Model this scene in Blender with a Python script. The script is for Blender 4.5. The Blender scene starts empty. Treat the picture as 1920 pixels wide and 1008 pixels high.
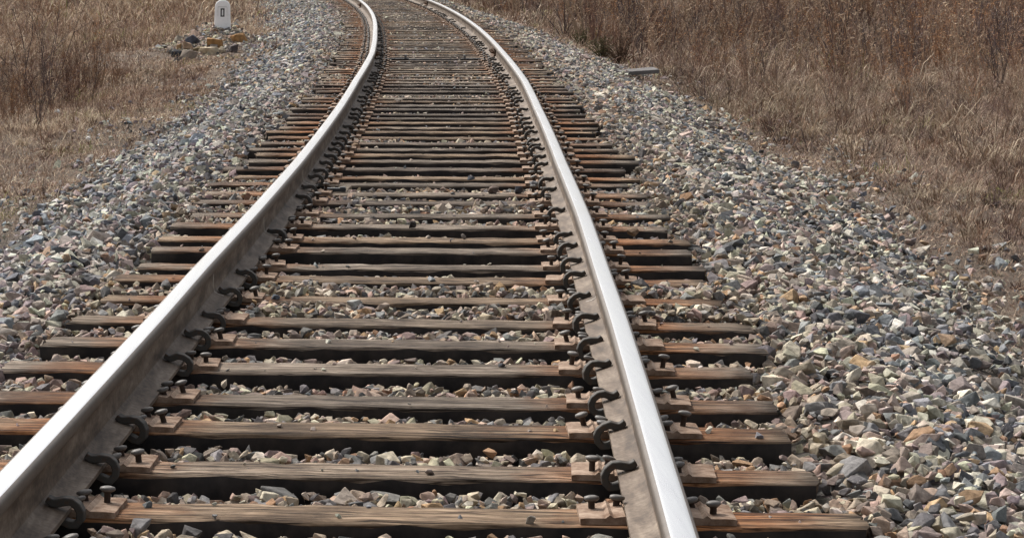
import bpy, bmesh, math, random
import numpy as np
from mathutils import Vector, Matrix

random.seed(11)
rng = np.random.default_rng(7)
scene = bpy.context.scene
COL = scene.collection

# ------------------------------------------------------------------ camera
F = 4900.0 / 1920.0                    # focal length over frame width
CX, CY = 600 / 1920.0, 297.0           # optical axis of the photograph
CAM_Z = 1.41
PITCH = math.atan((297 + 104) / 4900.0)
cam = bpy.data.cameras.new('camera')
cam.sensor_width = 36.0
cam.lens = 36.0 * F
cam.shift_x = (960 - 600) / 1920.0
cam.shift_y = -(504 - 297) / 1920.0
cam.clip_start = 0.05
cam.clip_end = 3000.0
cam_o = bpy.data.objects.new('camera', cam)
cam_o.location = (0, 0, CAM_Z)
cam_o.rotation_euler = (math.pi / 2 - PITCH, 0, 0)
COL.objects.link(cam_o)
scene.camera = cam_o

# ------------------------------------------------------------------ light
SUN_EL, SUN_AZ = math.radians(48), math.radians(-40)      # ahead and to the left, soft
w = bpy.data.worlds.new('World')
scene.world = w
w.use_nodes = True
nt = w.node_tree
sky = nt.nodes.new('ShaderNodeTexSky')
sky.sky_type = 'NISHITA'
sky.sun_disc = False
sky.sun_elevation = SUN_EL
sky.sun_rotation = SUN_AZ
sky.air_density = 1.0
sky.dust_density = 6.0
sky.ozone_density = 0.6
nt.nodes['Background'].inputs['Strength'].default_value = 0.12
veil = nt.nodes.new('ShaderNodeHueSaturation')          # thin high cloud: less blue than a clear sky
veil.inputs['Saturation'].default_value = 0.35
nt.links.new(sky.outputs[0], veil.inputs['Color'])
nt.links.new(veil.outputs[0], nt.nodes['Background'].inputs[0])
sun = bpy.data.lights.new('sun', 'SUN')
sun.energy = 2.0
sun.angle = math.radians(9)
sun.color = (1.0, 0.96, 0.9)
sun_o = bpy.data.objects.new('sun', sun)
d = Vector((math.sin(SUN_AZ) * math.cos(SUN_EL), math.cos(SUN_AZ) * math.cos(SUN_EL), math.sin(SUN_EL)))
sun_o.rotation_euler = (-d).to_track_quat('-Z', 'Y').to_euler()
COL.objects.link(sun_o)
scene.view_settings.view_transform = 'Standard'
scene.view_settings.look = 'None'
scene.view_settings.gamma = 1.0
scene.view_settings.exposure = 0.7

# ------------------------------------------------------------------ helpers
def lin(r, g, b, k=1.0):
    f = lambda c: (c / 12.92 if c <= 0.04045 else ((c + 0.055) / 1.055) ** 2.4)
    return (f(r / 255) * k, f(g / 255) * k, f(b / 255) * k)


class Mat:
    """small node builder"""
    def __init__(self, name, rough=0.8, metallic=0.0, spec=0.3):
        self.m = bpy.data.materials.new(name)
        self.m.use_nodes = True
        self.t = self.m.node_tree
        self.p = self.t.nodes['Principled BSDF']
        self.p.inputs['Roughness'].default_value = rough
        self.p.inputs['Metallic'].default_value = metallic
        self.p.inputs['Specular IOR Level'].default_value = spec

    def n(self, kind, **kw):
        o = self.t.nodes.new(kind)
        for k, v in kw.items():
            setattr(o, k, v)
        return o

    def l(self, a, b):
        self.t.links.new(a, b)

    def set(self, node, name, val):
        if hasattr(val, 'is_output'):
            self.l(val, node.inputs[name])
        else:
            node.inputs[name].default_value = val

    def coords(self, kind='Object', scale=(1, 1, 1), per_object=False):
        c = self.n('ShaderNodeTexCoord')
        m = self.n('ShaderNodeMapping')
        m.inputs['Scale'].default_value = scale
        src = c.outputs[kind]
        if per_object:
            oi = self.n('ShaderNodeObjectInfo')
            mul = self.n('ShaderNodeMath', operation='MULTIPLY')
            self.l(oi.outputs['Random'], mul.inputs[0])
            mul.inputs[1].default_value = 57.0
            add = self.n('ShaderNodeVectorMath', operation='ADD')
            self.l(src, add.inputs[0])
            self.l(mul.outputs[0], add.inputs[1])
            src = add.outputs[0]
        self.l(src, m.inputs['Vector'])
        return m.outputs[0]

    def noise(self, vec, scale, detail=4, rough=0.55):
        t = self.n('ShaderNodeTexNoise')
        self.l(vec, t.inputs['Vector'])
        t.inputs['Scale'].default_value = scale
        t.inputs['Detail'].default_value = detail
        t.inputs['Roughness'].default_value = rough
        return t.outputs['Fac']

    def ramp(self, fac, stops):
        r = self.n('ShaderNodeValToRGB')
        e = r.color_ramp.elements
        while len(e) < len(stops):
            e.new(0.5)
        for k, (p, c) in zip(e, stops):
            k.position = p
            k.color = (*c, 1) if len(c) == 3 else c
        self.l(fac, r.inputs[0])
        return r.outputs[0]

    def mix(self, fac, a, b, blend='MIX'):
        x = self.n('ShaderNodeMix', data_type='RGBA', blend_type=blend)
        for sock, v in ((x.inputs[0], fac), (x.inputs[6], a), (x.inputs[7], b)):
            if hasattr(v, 'is_output'):
                self.l(v, sock)
            elif isinstance(v, (int, float)):
                sock.default_value = v
            else:
                sock.default_value = (*v, 1) if len(v) == 3 else v
        return x.outputs[2]

    def bump(self, h, strength=0.4, dist=0.01):
        b = self.n('ShaderNodeBump')
        b.inputs['Strength'].default_value = strength
        b.inputs['Distance'].default_value = dist
        self.l(h, b.inputs['Height'])
        self.l(b.outputs[0], self.p.inputs['Normal'])

    def col(self, c):
        self.set(self.p, 'Base Color', c if hasattr(c, 'is_output') else (*c, 1))


def attr_mat(name, rough=0.85, spec=0.2, noise_scale=60, noise_amt=0.35, bump=0.0, bump_dist=0.004):
    """base colour from the mesh's own colour attribute, broken up by noise"""
    M = Mat(name, rough, 0, spec)
    a = M.n('ShaderNodeAttribute', attribute_name='tint')
    v = M.coords('Object')
    n = M.noise(v, noise_scale, 5, 0.6)
    r = M.ramp(n, [(0.3, (1 - noise_amt,) * 3), (0.7, (1 + noise_amt * 0.6,) * 3)])
    M.col(M.mix(1.0, a.outputs['Color'], r, 'MULTIPLY'))
    if bump:
        M.bump(n, bump, bump_dist)
    return M.m


def flat_mat(name, c, rough=0.7, metallic=0.0, spec=0.3, var=0.25, scale=40, bump=0.15, c2=None, lo=0.35, hi=0.7):
    M = Mat(name, rough, metallic, spec)
    v = M.coords('Object')
    n = M.noise(v, scale, 6, 0.62)
    c2 = c2 or tuple(x * (1 - var) for x in c)
    M.col(M.ramp(n, [(lo, c2), (hi, c)]))
    if bump:
        M.bump(n, bump, 0.004)
    return M.m


def np_mesh(name, V, Fc, mats=(), tint=None, midx=None, smooth=False):
    V = np.ascontiguousarray(V, dtype=np.float32)
    Fc = np.ascontiguousarray(Fc, dtype=np.int32)
    k = Fc.shape[1]
    me = bpy.data.meshes.new(name)
    me.vertices.add(len(V))
    me.vertices.foreach_set('co', V.ravel())
    me.loops.add(Fc.size)
    me.loops.foreach_set('vertex_index', Fc.ravel())
    me.polygons.add(len(Fc))
    me.polygons.foreach_set('loop_start', np.arange(0, Fc.size, k, dtype=np.int32))
    me.polygons.foreach_set('loop_total', np.full(len(Fc), k, dtype=np.int32))
    if midx is not None:
        me.polygons.foreach_set('material_index', np.asarray(midx, dtype=np.int32))
    me.polygons.foreach_set('use_smooth', np.full(len(Fc), smooth, dtype=bool))
    for m in mats:
        me.materials.append(m)
    me.update(calc_edges=True)
    if tint is not None:
        a = me.color_attributes.new('tint', 'FLOAT_COLOR', 'POINT')
        c = np.ones((len(V), 4), dtype=np.float32)
        c[:, :3] = tint
        a.data.foreach_set('color', c.ravel())
    return me


def link(name, me, parent=None, loc=None, rot=None):
    o = bpy.data.objects.new(name, me)
    COL.objects.link(o)
    if parent is not None:
        o.parent = parent
    if loc is not None:
        o.location = loc
    if rot is not None:
        o.rotation_euler = rot
    return o


def tag(o, label=None, cat=None, group=None, kind=None):
    for k, v in (('label', label), ('category', cat), ('group', group), ('kind', kind)):
        if v:
            o[k] = v
    return o


def bm_mesh(name, bm, *mats, smooth=False):
    me = bpy.data.meshes.new(name)
    bmesh.ops.recalc_face_normals(bm, faces=bm.faces)
    bm.to_mesh(me)
    bm.free()
    for m in mats:
        me.materials.append(m)
    if smooth:
        for p in me.polygons:
            p.use_smooth = True
    return me


def add_box(bm, c, s, bevel=0.0, rot=None, mi=0):
    r = bmesh.ops.create_cube(bm, size=1.0)
    vs = r['verts']
    bmesh.ops.scale(bm, vec=s, verts=vs)
    if bevel:
        es = list({e for v in vs for e in v.link_edges})
        b = bmesh.ops.bevel(bm, geom=es, offset=bevel, segments=2, profile=0.6, affect='EDGES')
        vs = list({v for f in b['faces'] for v in f.verts} | {v for v in vs if v.is_valid})
    if rot is not None:
        bmesh.ops.rotate(bm, verts=vs, cent=(0, 0, 0), matrix=rot)
    bmesh.ops.translate(bm, vec=c, verts=vs)
    for f in {f for v in vs for f in v.link_faces}:
        f.material_index = mi
    return vs


def vnoise(x, y, seed=0):
    """smooth value noise in 0..1"""
    x = np.asarray(x, float); y = np.asarray(y, float)
    xi = np.floor(x).astype(np.int64); yi = np.floor(y).astype(np.int64)
    fx = x - xi; fy = y - yi
    fx = fx * fx * (3 - 2 * fx); fy = fy * fy * (3 - 2 * fy)
    def h(a, b):
        n = (a * 374761393 + b * 668265263 + seed * 1442695041) & 0xFFFFFFFF
        n = ((n ^ (n >> 13)) * 1274126177) & 0xFFFFFFFF
        return ((n ^ (n >> 16)) & 0xFFFF) / 65535.0
    return (h(xi, yi) * (1 - fx) + h(xi + 1, yi) * fx) * (1 - fy) + (h(xi, yi + 1) * (1 - fx) + h(xi + 1, yi + 1) * fx) * fy


def fbm(x, y, seed=0, o=3):
    s = 0; a = 0.5; t = 0
    for k in range(o):
        s = s + a * vnoise(np.asarray(x) * 2 ** k, np.asarray(y) * 2 ** k, seed + k); t += a; a *= 0.5
    return s / t


# ------------------------------------------------------------------ the line of the track and the lie of the land
_P = np.poly1d([-1.8659644414563904e-09, 2.8564990690204493e-07, -1.685301391413536e-05, -0.00035245677538615244, 0.07795007533621948, -0.4105836434610478])
_D1 = np.polyder(_P)
_Y0, _Y1 = 2.0, 57.0


def cx(Y):
    Y = np.asarray(Y, float)
    m = np.clip(Y, _Y0, _Y1)
    d = Y - m
    return _P(m) + _D1(m) * d - np.where(Y > _Y1, 0.0010 * d * d, 0.0)


def slope(Y):
    return (cx(np.asarray(Y) + 0.05) - cx(np.asarray(Y) - 0.05)) / 0.1


def track(Y, o):
    """point at distance o to the right of the centre line, beside centre-line station Y"""
    s = slope(Y)
    k = 1 / np.sqrt(1 + s * s)
    return cx(Y) + o * k, Y - o * s * k


def offset_of(x, y):
    """(station, offset) of a ground point"""
    s = slope(y)
    o = (x - cx(y)) / np.sqrt(1 + s * s)
    st = y + o * s / np.sqrt(1 + s * s)
    s = slope(st)
    return st, (x - cx(st)) * np.sqrt(1 + s * s) - (x - cx(st)) * s * s / np.sqrt(1 + s * s)


WOB = {-1: ([0, 8.5, 9.9, 11.8, 14.8, 19.7, 23.6, 29.4, 36.6, 44.8, 57.8, 90], [0, -.003, -.008, .003, .011, .006, -.006, .016, -.009, -.005, -.011, 0]),
       1: ([0, 8.5, 9.9, 11.8, 14.8, 19.7, 23.6, 30.2, 39.0, 46.5, 57.8, 90], [0, .006, .002, .003, -.012, -.010, .008, -.006, .005, .006, .010, 0])}


def rail_off(Y, side):
    return side * 0.754 + np.interp(Y, *WOB[side])


MOUND = (-1.95, 49.4)


def ground_z(x, y):
    x = np.asarray(x, float); y = np.asarray(y, float)
    st, o = offset_of(x, y)
    lft = o < 0
    a = np.abs(o)
    wob = (fbm(st * 0.5, o * 0.3, 5) - 0.5) * 0.5
    a = a + wob * np.clip((a - 1.3) * 1.2, 0, 1)
    prof_l = np.interp(a, [0, 1.15, 1.28, 1.62, 2.75, 4.0, 9.0, 40], [-.115, -.115, -.06, -.05, -.47, -.55, -.72, -.9])
    prof_r = np.interp(a, [0, 1.15, 1.28, 1.62, 2.95, 4.2, 9.0, 40], [-.115, -.115, -.06, -.05, -.50, -.58, -.70, -.8])
    z = np.where(lft, prof_l, prof_r)
    out = np.clip((a - 1.9) / 1.5, 0, 1)
    z = z + out * ((fbm(x * 0.45, y * 0.3, 21) - 0.5) * 0.22 + (fbm(x * 2.1, y * 1.6, 23, 2) - 0.5) * 0.07)
    q = ((x - MOUND[0]) / 0.62) ** 2 + ((y - MOUND[1]) / 1.5) ** 2
    m = np.exp(-q * 0.8)
    q2 = ((x - MOUND[0] + 0.35) / 0.8) ** 2 + ((y - MOUND[1] + 2.0) / 1.6) ** 2
    z = z + np.maximum((-0.13 - z) * np.clip(m * 1.15, 0, 1), 0.16 * np.exp(-q2))
    return z


def ray(px, py):
    a = (px - 600) / 4900.0
    b = -(py - 297) / 4900.0
    return Vector((a, math.cos(PITCH) + b * math.sin(PITCH), -math.sin(PITCH) + b * math.cos(PITCH)))


def on_plane(px, py, z):
    r = ray(px, py)
    t = (z - CAM_Z) / r.z
    return r.x * t, r.y * t


def on_ground(px, py, lift=0.0):
    r = ray(px, py)
    t = np.arange(4.0, 140.0, 0.05)
    x = r.x * t; y = r.y * t; z = CAM_Z + r.z * t
    hit = np.nonzero(z < ground_z(x, y) + lift)[0]
    k = hit[0] if len(hit) else -1
    return float(x[k]), float(y[k]), float(z[k])


def to_px(x, y, z):
    zz = np.asarray(z, float) - CAM_Z
    dpt = y * math.cos(PITCH) - zz * math.sin(PITCH)
    up = y * math.sin(PITCH) + zz * math.cos(PITCH)
    return 600 + 4900 * x / dpt, 297 - 4900 * up / dpt, dpt


# ------------------------------------------------------------------ materials
def wood_top():
    M = Mat('weathered_sleeper_timber', 0.85, 0, 0.15)
    v = M.coords('Object', (1.6, 22, 22), True)
    v2 = M.coords('Object', (2.2, 90, 90), True)
    v3 = M.coords('Object', (2.2, 2.2, 2.2), True)
    g = M.noise(v, 1.6, 7, 0.68)
    fine = M.noise(v2, 1.5, 4, 0.7)
    blot = M.noise(v3, 1.6, 5, 0.65)
    base = M.ramp(g, [(0.32, (.05, .037, .028)), (0.45, (.15, .117, .088)), (0.55, (.25, .20, .155)), (0.68, (.38, .325, .265))])
    oi = M.n('ShaderNodeObjectInfo')
    base = M.mix(1.0, base, oi.outputs['Color'], 'MULTIPLY')
    vs_ = M.coords('Object', (.9, 26, 26), True)
    split = M.noise(vs_, 1.0, 3, .5)
    split = M.ramp(split, [(0.480, (1, 1, 1)), (0.493, (.06, .05, .045)), (0.507, (.06, .05, .045)), (0.520, (1, 1, 1))])
    base = M.mix(0.85, base, split, 'MULTIPLY')
    crack = M.ramp(fine, [(0.40, (.17, .15, .14)), (0.50, (1, 1, 1))])
    base = M.mix(0.95, base, crack, 'MULTIPLY')
    dark = M.ramp(blot, [(0.38, (.30, .28, .28)), (0.54, (1, 1, 1))])
    base = M.mix(0.7, base, dark, 'MULTIPLY')
    # rust washed out of the plates: a stain with its own shape, round each rail seat
    sep = M.n('ShaderNodeSeparateXYZ')
    tc = M.n('ShaderNodeTexCoord')
    M.l(tc.outputs['Object'], sep.inputs[0])
    ab = M.n('ShaderNodeMath', operation='ABSOLUTE'); M.l(sep.outputs[0], ab.inputs[0])
    sb = M.n('ShaderNodeMath', operation='SUBTRACT'); M.l(ab.outputs[0], sb.inputs[0]); sb.inputs[1].default_value = 0.82
    a2 = M.n('ShaderNodeMath', operation='ABSOLUTE'); M.l(sb.outputs[0], a2.inputs[0])
    ns = M.n('ShaderNodeMath', operation='MULTIPLY_ADD'); M.l(blot, ns.inputs[0]); ns.inputs[1].default_value = 0.7; M.l(a2.outputs[0], ns.inputs[2])
    st = M.ramp(ns.outputs[0], [(0.46, (1, 1, 1)), (0.74, (0, 0, 0))])
    base = M.mix(M.mix(1.0, st, (.95, .95, .95), 'MULTIPLY'), base, M.mix(1.0, base, (1.25, .72, .40), 'MULTIPLY'))
    M.col(base)
    M.bump(fine, 0.8, 0.008)
    return M.m


M_TOP = wood_top()
M_SIDE = flat_mat('creosoted_timber_side', (.055, .045, .038), 0.75, 0, 0.2, 0.6, 7, 0.3, c2=(.014, .012, .012), lo=.42, hi=.75)
M_END = flat_mat('sleeper_end_grain', (.15, .11, .08), 0.9, 0, 0.1, 0.7, 30, 0.4)


def rail_side():
    M = Mat('dusty_rail_steel', 0.72, 0.0, 0.35)
    v = M.coords('Object', (6, 1.2, 6))
    n = M.noise(v, 3.0, 6, 0.62)
    v2 = M.coords('Object', (30, 30, 30))
    n2 = M.noise(v2, 2.0, 4, 0.6)
    c = M.ramp(n, [(0.36, (.06, .04, .026)), (0.5, (.125, .09, .063)), (0.66, (.215, .168, .125))])
    c = M.mix(0.5, c, M.ramp(n2, [(0.38, (.45, .42, .40)), (0.6, (1.1, 1.1, 1.1))]), 'MULTIPLY')
    M.col(c)
    M.bump(n2, 0.15, 0.002)
    return M.m


def rail_top():
    M = Mat('polished_rail_head', 0.3, 1.0, 0.5)
    v = M.coords('Object', (14, 0.5, 14))
    n = M.noise(v, 3.0, 5, 0.6)
    M.col(M.ramp(n, [(0.3, (.66, .66, .67)), (0.7, (.84, .84, .83))]))
    r = M.ramp(n, [(0.3, (.285,) * 3), (0.7, (.195,) * 3)])
    M.l(r, M.p.inputs['Roughness'])
    return M.m


M_RSIDE, M_RTOP = rail_side(), rail_top()
M_RSHOULDER = flat_mat('dull_rail_head_side', (.12, .098, .08), 0.55, 0.1, 0.5, 0.3, 25, 0.1)
M_PLATE = flat_mat('dusty_tie_plate', (.38, .285, .215), 0.85, 0, 0.2, 0.45, 26, 0.35, c2=(.13, .075, .045))
M_SPIKE = flat_mat('spike_iron', (.155, .14, .125), 0.55, 0.0, 0.5, 0.5, 50, 0.2)
M_SHANK = flat_mat('rusty_spike_shank', (.06, .04, .03), 0.7, 0.0, 0.3, 0.5, 50, 0.2)
M_ANCHOR = flat_mat('anchor_iron', (.05, .046, .04), 0.7, 0.0, 0.35, 0.5, 45, 0.4, c2=(.075, .045, .028), lo=.3, hi=.5)
M_BAR = flat_mat('rusty_joint_bar', (.13, .065, .03), 0.75, 0.0, 0.3, 0.7, 15, 0.3)
M_STONE = attr_mat('crushed_stone', 0.92, 0.15, 55, 0.42, 0.6, 0.008)
M_ROCK = attr_mat('rough_rock', 0.88, 0.2, 9, 0.45, 0.5, 0.02)
M_GRASS = attr_mat('dead_grass', 0.9, 0.1, 8, 0.2)
M_STEM = attr_mat('dead_stem', 0.9, 0.1, 15, 0.2)
M_WHITE = flat_mat('whitewashed_concrete', (.88, .88, .88), 0.85, 0, 0.2, 0.2, 14, 0.25, c2=(.70, .69, .67), lo=.28, hi=.45)
M_BLACK = flat_mat('black_paint', (.02, .02, .022), 0.6, 0, 0.3, 0.3, 40, 0.05)
M_SLAB = flat_mat('grey_concrete', (.17, .16, .155), 0.9, 0, 0.15, 0.35, 7, 0.3)
M_PIPE = flat_mat('black_coated_steel', (.03, .032, .036), 0.5, 0.0, 0.4, 0.4, 20, 0.1)
M_CLAMP = flat_mat('worn_clamp_steel', (.22, .21, .20), 0.5, 0.3, 0.4, 0.5, 30, 0.2)
M_LITTER = flat_mat('white_plastic', (.75, .75, .74), 0.6, 0, 0.3, 0.2, 20, 0.2)


def ground_mat():
    M = Mat('earth_and_grit', 0.95, 0, 0.1)
    a = M.n('ShaderNodeAttribute', attribute_name='tint')
    v = M.coords('Object')
    vo = M.n('ShaderNodeTexVoronoi'); M.l(v, vo.inputs['Vector']); vo.inputs['Scale'].default_value = 26
    n1 = M.noise(v, 1.1, 6, 0.65)
    n2 = M.noise(v, 34, 7, 0.78)
    sat = M.n('ShaderNodeHueSaturation'); sat.inputs['Saturation'].default_value = 0.12
    M.l(vo.outputs['Color'], sat.inputs['Color'])
    grit = M.mix(1.0, M.mix(0.6, (.16, .15, .14), sat.outputs[0]), (.32, .29, .26), 'MULTIPLY')
    earth = M.ramp(n2, [(0.3, (.075, .06, .05)), (0.5, (.185, .152, .125)), (0.72, (.31, .265, .22))])
    earth = M.mix(1.0, earth, M.ramp(n1, [(0.35, (.75, .72, .72)), (0.65, (1.1, 1.05, .98))]), 'MULTIPLY')
    sp = M.n('ShaderNodeSeparateColor'); M.l(a.outputs['Color'], sp.inputs[0])
    M.col(M.mix(sp.outputs[0], earth, grit))
    M.bump(n2, 1.0, 0.05)
    return M.m


M_GROUND = ground_mat()

# ------------------------------------------------------------------ ground sheet, fine near the track and out to the horizon
def build_ground():
    ys = np.concatenate([[-400, -120, -40, -15, -4], np.arange(-1, 12, 0.2), np.arange(12, 60, 0.3), np.arange(60, 120, 0.8), [125, 135, 150, 180, 230, 300, 420, 600, 900]])
    xs = np.concatenate([[-900, -500, -250, -120, -60, -35, -22, -15], np.arange(-12, -5, 0.4), np.arange(-5, 8, 0.12), np.arange(8, 20, 0.4), [22, 27, 35, 50, 90, 160, 300, 500, 900]])
    X, Y = np.meshgrid(xs, ys)
    Z = ground_z(X, Y)
    st, o = offset_of(X, Y)
    far = np.clip((np.maximum(np.abs(X) - 30, Y - 110)) / 150, 0, 1)
    unseen_ridge = np.clip((np.hypot(X, Y) - 140) / 260, 0, 1)  # unseen hills added ahead so the far rail heads mirror dark ground
    Z = Z + far * (fbm(X * 0.01, Y * 0.01, 90) * 5 - 1.0) + unseen_ridge * unseen_ridge * (3 - 2 * unseen_ridge) * (Y > 0) * (17 + 12 * fbm(X * .006, Y * .006, 95))
    V = np.c_[X.ravel(), Y.ravel(), Z.ravel()]
    nx = len(xs); ny = len(ys)
    i = (np.arange(ny - 1)[:, None] * nx + np.arange(nx - 1)[None]).ravel()
    Fq = np.c_[i, i + 1, i + nx + 1, i + nx]
    k = np.clip((2.9 - np.abs(o)) / 0.6, 0, 1)
    tint = np.c_[k.ravel(), k.ravel(), k.ravel()]
    me = np_mesh('ground', V, Fq, [M_GROUND], tint, smooth=True)
    return tag(link('ground', me), kind='structure')


build_ground()

# ------------------------------------------------------------------ stones
PAL = [(lin(132, 136, 140), 3.0), (lin(92, 95, 100), 2.4), (lin(142, 128, 128), 1.7), (lin(182, 163, 152), 1.9), (lin(190, 188, 170), 2.6),
       (lin(168, 160, 147), 2.8), (lin(184, 156, 124), 0.75), (lin(148, 116, 92), 0.35), (lin(216, 211, 200), 1.2), (lin(134, 125, 117), 2.0)]
PALC = np.array([p[0] for p in PAL]); PALW = np.array([p[1] for p in PAL]); PALW = PALW / PALW.sum()


def hull(npts, seed, squash=(1, .78, .55), cuts=0):
    r = np.random.default_rng(seed)
    p = r.normal(size=(npts, 3)); p /= np.linalg.norm(p, axis=1)[:, None]
    p *= r.uniform(0.72, 1.05, (npts, 1))
    p = np.sign(p) * np.abs(p) ** 0.85
    p *= np.array(squash) * r.uniform(0.85, 1.15, 3)
    bm = bmesh.new()
    for q in p:
        bm.verts.new(q)
    bmesh.ops.convex_hull(bm, input=bm.verts)
    bmesh.ops.delete(bm, geom=[v for v in bm.verts if not v.link_faces], context='VERTS')
    if cuts:
        bmesh.ops.bevel(bm, geom=list(bm.edges), offset=0.035, segments=1, affect='EDGES')
    bmesh.ops.triangulate(bm, faces=bm.faces)
    bmesh.ops.recalc_face_normals(bm, faces=bm.faces)
    bm.verts.index_update()
    V = np.array([v.co[:] for v in bm.verts]); T = np.array([[v.index for v in f.verts] for f in bm.faces])
    bm.free()
    return V, T


PROTO = [hull(10, 100 + k, (1, random.uniform(.62, .9), random.uniform(.42, .7))) for k in range(26)]
PROTO_HI = [hull(11, 300 + k, (1, random.uniform(.62, .92), random.uniform(.45, .75)), 1) for k in range(26)]


def rot_mats(n, tilt):
    yaw = rng.uniform(0, 2 * np.pi, n); tx = rng.normal(0, tilt, n); ty = rng.normal(0, tilt, n)
    c, s = np.cos(yaw), np.sin(yaw)
    Z = np.zeros((n, 3, 3)); Z[:, 0, 0] = c; Z[:, 0, 1] = -s; Z[:, 1, 0] = s; Z[:, 1, 1] = c; Z[:, 2, 2] = 1
    c, s = np.cos(tx), np.sin(tx)
    A = np.zeros((n, 3, 3)); A[:, 0, 0] = 1; A[:, 1, 1] = c; A[:, 1, 2] = -s; A[:, 2, 1] = s; A[:, 2, 2] = c
    c, s = np.cos(ty), np.sin(ty)
    B = np.zeros((n, 3, 3)); B[:, 1, 1] = 1; B[:, 0, 0] = c; B[:, 0, 2] = s; B[:, 2, 0] = -s; B[:, 2, 2] = c
    return A @ B @ Z


def stones_mesh(name, pos, size, tint, hi, tilt=0.45):
    """all stones of a bed in one mesh"""
    n = len(pos)
    which = rng.integers(0, 26, n)
    R = rot_mats(n, tilt)
    VV, TT, CC = [], [], []
    base = 0
    for flag, protos in ((False, PROTO), (True, PROTO_HI)):
        for k in range(26):
            idx = np.nonzero((which == k) & (hi == flag))[0]
            if not len(idx):
                continue
            pv, pt = protos[k]
            v = np.einsum('nij,mj->nmi', R[idx], pv) * size[idx][:, None, None] + pos[idx][:, None, :]
            m = len(pv)
            t = pt[None] + (base + np.arange(len(idx)) * m)[:, None, None]
            VV.append(v.reshape(-1, 3)); TT.append(t.reshape(-1, 3)); CC.append(np.repeat(tint[idx], m, axis=0))
            base += m * len(idx)
    return np_mesh(name, np.concatenate(VV), np.concatenate(TT), [M_STONE], np.concatenate(CC))


def stone_tints(n, x=None, y=None):
    c = PALC[rng.choice(len(PALC), n, p=PALW)]
    c = c * rng.uniform(0.62, 1.2, (n, 1)) * rng.uniform(0.95, 1.05, (n, 3))
    c = c * .86 + np.array([.262, .25, .236]) * .14
    return c * np.array([1.10, 1.08, 1.05])


# ------------------------------------------------------------------ sleepers: where they lie
FRONT = [611, 568, 530, 504, 474, 452, 428, 408, 383, 367, 348, 335, 319, 305, 293, 282, 272, 260, 249, 240, 231, 224, 216, 206]
SL = []
Yn = on_plane(750, 611, 0)[1]
for k in range(9, 0, -1):
    SL.append(Yn - 0.548 * k + rng.uniform(-.03, .03) + 0.10)
for f in FRONT:
    SL.append(on_plane(750, f, 0)[1] + 0.10)
y = SL[-1]
while y < 84:
    y += 0.552 + rng.uniform(-.045, .045)
    SL.append(y)
SL = np.array([s for s in SL if s > 4.6])
NS = len(SL)
SW = rng.uniform(0.195, 0.235, NS)
# how full of stones the gap beyond each sleeper is (level under the sleeper tops, metres)
FILL = np.where(rng.random(NS) < 0.45, rng.uniform(-.012, .012, NS), rng.uniform(-.075, -.03, NS))
i0 = int(np.argmin(np.abs(SL - (Yn + 0.10))))
FILL[:i0] = rng.uniform(-.032, .004, i0)
for k, v in zip(range(12), (.012, .012, -.012, -.05, -.052, -.03, .004, .008, .004, .0, -.012, -.03)):
    FILL[i0 + k] = v
FILL[SL > 24] -= 0.004
JOINT_L, JOINT_R = 31.6, 32.3
JOINT2_L, JOINT2_R = 57.0, 58.6

# ------------------------------------------------------------------ ballast
def frustum(x, y, z, m=260):
    px, py, dp = to_px(x, y, z)
    return (px > -m) & (px < 1920 + m) & (py < 1008 + m * 1.2) & (dp > 3.5)


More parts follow.
